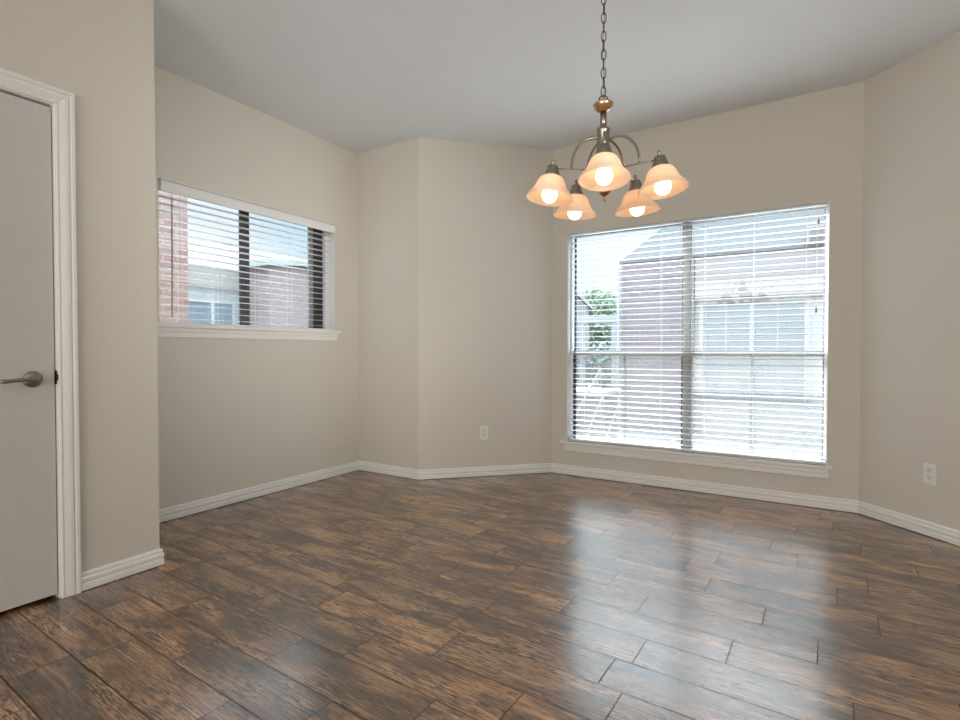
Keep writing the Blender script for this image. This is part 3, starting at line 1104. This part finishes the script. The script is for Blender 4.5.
# house further off on the left
h3 = empty('distant_house', (-6.15, 14.5, GZ), R(20))
tag(h3, 'white sided house end with sloping roof edge beside the green tree', 'house')
bm = bmesh.new()
for poly in ([(-3.0, 0), (0.75, 0), (0.75, 2.75), (-0.6, 4.1), (-3.0, 4.1)],):
    a = [bm.verts.new((x, 0, z)) for x, z in poly]
    b = [bm.verts.new((x, 4, z)) for x, z in poly]
    bm.faces.new(a)
    bm.faces.new(b[::-1])
    for i in range(len(a)):
        j = (i + 1) % len(a)
        bm.faces.new((a[i], b[i], b[j], a[j]))
link('house_wall', bm, M['siding'], h3)
bm = bmesh.new()
for s0 in (0,):
    a = [(-0.6, 4.15), (0.85, 2.70), (0.85, 2.80), (-0.6, 4.25)]
    A = [bm.verts.new((x, -0.15, z)) for x, z in a]
    B = [bm.verts.new((x, 4.1, z)) for x, z in a]
    bm.faces.new(A)
    bm.faces.new(B[::-1])
    for i in range(4):
        j = (i + 1) % 4
        bm.faces.new((A[i], B[i], B[j], A[j]))
link('roof', bm, M['ext_white'], h3)

def tree(name, loc, trunk_h, blobs, nleaf, m, label, cat, size, group=None):
    t = empty(name, loc)
    tag(t, label, cat, group)
    rr = random.Random(len(label))
    bm = bmesh.new()
    tube(bm, [(0, 0, 0), (0.03, 0, trunk_h * 0.5), (0, 0.02, trunk_h)], [0.12, 0.09, 0.05], 8)
    for (x, y, z, r_) in blobs:
        tube(bm, [(0, 0, trunk_h * 0.7), (x * 0.6, y * 0.6, (trunk_h * 0.7 + z) / 2 + 0.1), (x, y, z)], [0.05, 0.03, 0.012], 6)
    link('trunk', bm, M['bark'], t)
    bm = bmesh.new()
    for i in range(nleaf):
        x, y, z, r_ = rr.choice(blobs)
        d = Vector((rr.gauss(0, 1), rr.gauss(0, 1), rr.gauss(0, 1))).normalized() * r_ * rr.random() ** 0.45
        p = Vector((x, y, z)) + d
        a = Vector((rr.gauss(0, 1), rr.gauss(0, 1), rr.gauss(0, 1))).normalized()
        b = a.orthogonal().normalized()
        s = size * rr.uniform(0.6, 1.3)
        bm.faces.new([bm.verts.new(p + q) for q in (a * s, b * s * 0.5, -a * s, -b * s * 0.5)])
    link('foliage', bm, M[m], t)
    return t
tree('tree', (-6.5, 19.4, GZ), 2.9, [(0, 0, 3.35, 0.55), (-0.5, 0.1, 3.45, 0.45), (0.45, 0, 3.0, 0.5), (-0.2, 0, 2.9, 0.6), (0.5, 0, 2.5, 0.5), (-0.7, 0, 2.7, 0.45), (0.1, -0.2, 2.2, 0.5), (-0.4, -0.2, 2.0, 0.5), (0.45, -0.2, 1.8, 0.5), (0, -0.3, 1.5, 0.5)], 3000, 'leaf',
     'leafy green tree between the two houses outside the large window', 'tree', 0.09)
tree('shrub', (-4.55, 13.4, GZ), 0.9, [(0, 0, 1.2, 0.5), (-0.5, 0, 1.1, 0.5), (0.4, 0.1, 1.15, 0.5), (0.1, 0, 0.8, 0.5)], 2200, 'leaf_blue',
     'blue-green shrub below the white porch beam outside the large window', 'shrub', 0.08)

# white porch frame in front of the shrub
pf = empty('porch_frame', (-4.2, 12.2, GZ))
tag(pf, 'white porch frame of beam and post in front of the green tree', 'porch')
bm = bmesh.new()
bbox(bm, -1.6, 0.42, -0.06, 0.06, 2.15, 2.30, 0.01, 1)
link('beam', bm, M['ext_white'], pf)
for x in (-0.45, 0.34):
    bm = bmesh.new()
    bbox(bm, x - 0.06, x + 0.06, -0.055, 0.055, 0, 2.15, 0.01, 1)
    link('post', bm, M['ext_white'], pf)

# outdoor stair with white rails
st_ = empty('outdoor_stair', (-2.6, 7.0, GZ))
tag(st_, 'white outdoor stair with slanting handrails behind the lower left pane', 'stair')
bm = bmesh.new()
bbox(bm, -0.9, 0.15, 0.25, 1.05, 0.82, 0.90, 0.01, 1)
link('landing', bm, M['ext_white'], st_)
bm = bmesh.new()
bbox(bm, -0.9, 0.12, 0.30, 1.00, 0.0, 0.819, 0.005, 1)
link('landing_base', bm, M['grey_siding'], st_)
for (p0, p1) in (((0.20, 0.0, 1.25), (-0.16, -0.05, 0.55)), ((0.20, 0.12, 0.88), (0.0, 0.05, 0.36)), ((0.44, 0.0, 0.74), (0.26, 0.0, 0.25))):
    bm = bmesh.new()
    tube(bm, [p0, p1], 0.016, 8)
    for p in (p0, p1):
        tube(bm, [p, (p[0], p[1], 0.0)], 0.006, 6)
    link('handrail', bm, M['ext_white'], st_)

# brick wing right outside the small left window
bw = bmesh.new()
box(bw, -1.6, 0.0, -1.4, 0.0, 0, 4.0)
o = link('brick_wing', bw, M['brick_pink'])
o.location = (-4.55, 2.53, GZ)
tag(o, 'pink brick wall corner at the left side of the small window', 'brick wall')

# house beyond the small window
h4 = empty('side_house', (-10, 8, GZ))
tag(h4, 'pale house with grey roof and rose brick gable outside the small left window', 'house')
def spart(name, m, fn, parent=None):
    bm = bmesh.new()
    fn(bm)
    for v_ in bm.verts:
        v_.co -= Vector((-10, 8, GZ))
    return link(name, bm, M[m], parent or h4)
spart('house_wall', 'siding', lambda b: box(b, -17, -10, 3.5, 13, GZ, 2.65))
spart('fascia_board', 'ext_beige', lambda b: box(b, -9.995, -9.94, 3.5, 6.74, 2.30, 2.658))
def side_roof(b):
    x0, x1, xr = -9.93, -17.4, -13.2
    a = [b.verts.new(p) for p in ((x0, 3.2, 2.66), (x0, 13.3, 2.66), (xr, 13.3, 3.85), (xr, 3.2, 3.85), (x1, 3.2, 2.66), (x1, 13.3, 2.66))]
    for q in ((0, 1, 2, 3), (3, 2, 5, 4), (0, 3, 4), (1, 5, 2), (0, 4, 5, 1)):
        b.faces.new([a[i] for i in q])
spart('roof', 'roof_grey', side_roof)
def gable(b):
    pts = [(6.75, GZ), (8.6, GZ), (8.6, 2.62), (7.55, 2.84), (6.75, 2.75)]
    A = [b.verts.new((-9.2, y, z)) for y, z in pts]
    B = [b.verts.new((-9.99, y, z)) for y, z in pts]
    b.faces.new(A)
    b.faces.new(B[::-1])
    for i in range(len(A)):
        j = (i + 1) % len(A)
        b.faces.new((A[i], B[i], B[j], A[j]))
spart('brick_gable', 'brick_rose', gable)
def rake(b):
    pts = [(6.6, 2.74), (7.55, 2.85), (8.75, 2.60), (8.75, 2.70), (7.55, 2.96), (6.6, 2.85)]
    A = [b.verts.new((-9.1, y, z)) for y, z in pts]
    B = [b.verts.new((-10.0, y, z)) for y, z in pts]
    b.faces.new(A)
    b.faces.new(B[::-1])
    for i in range(len(A)):
        j = (i + 1) % len(A)
        b.faces.new((A[i], B[i], B[j], A[j]))
spart('rake_trim', 'ext_white', rake)
sw = spart('house_window', 'ext_white', lambda b: [box(b, -9.995, -9.96, y0, y1, z0, z1) for y0, y1, z0, z1 in
        ((5.3, 6.5, 1.98, 2.06), (5.3, 5.37, 0.6, 1.98), (6.43, 6.5, 0.6, 1.98), (5.98, 6.05, 0.6, 1.98), (5.3, 6.5, 0.52, 0.6))])
spart('pane', 'ext_glass', lambda b: box(b, -9.985, -9.975, 5.37, 6.43, 0.6, 1.98), sw)
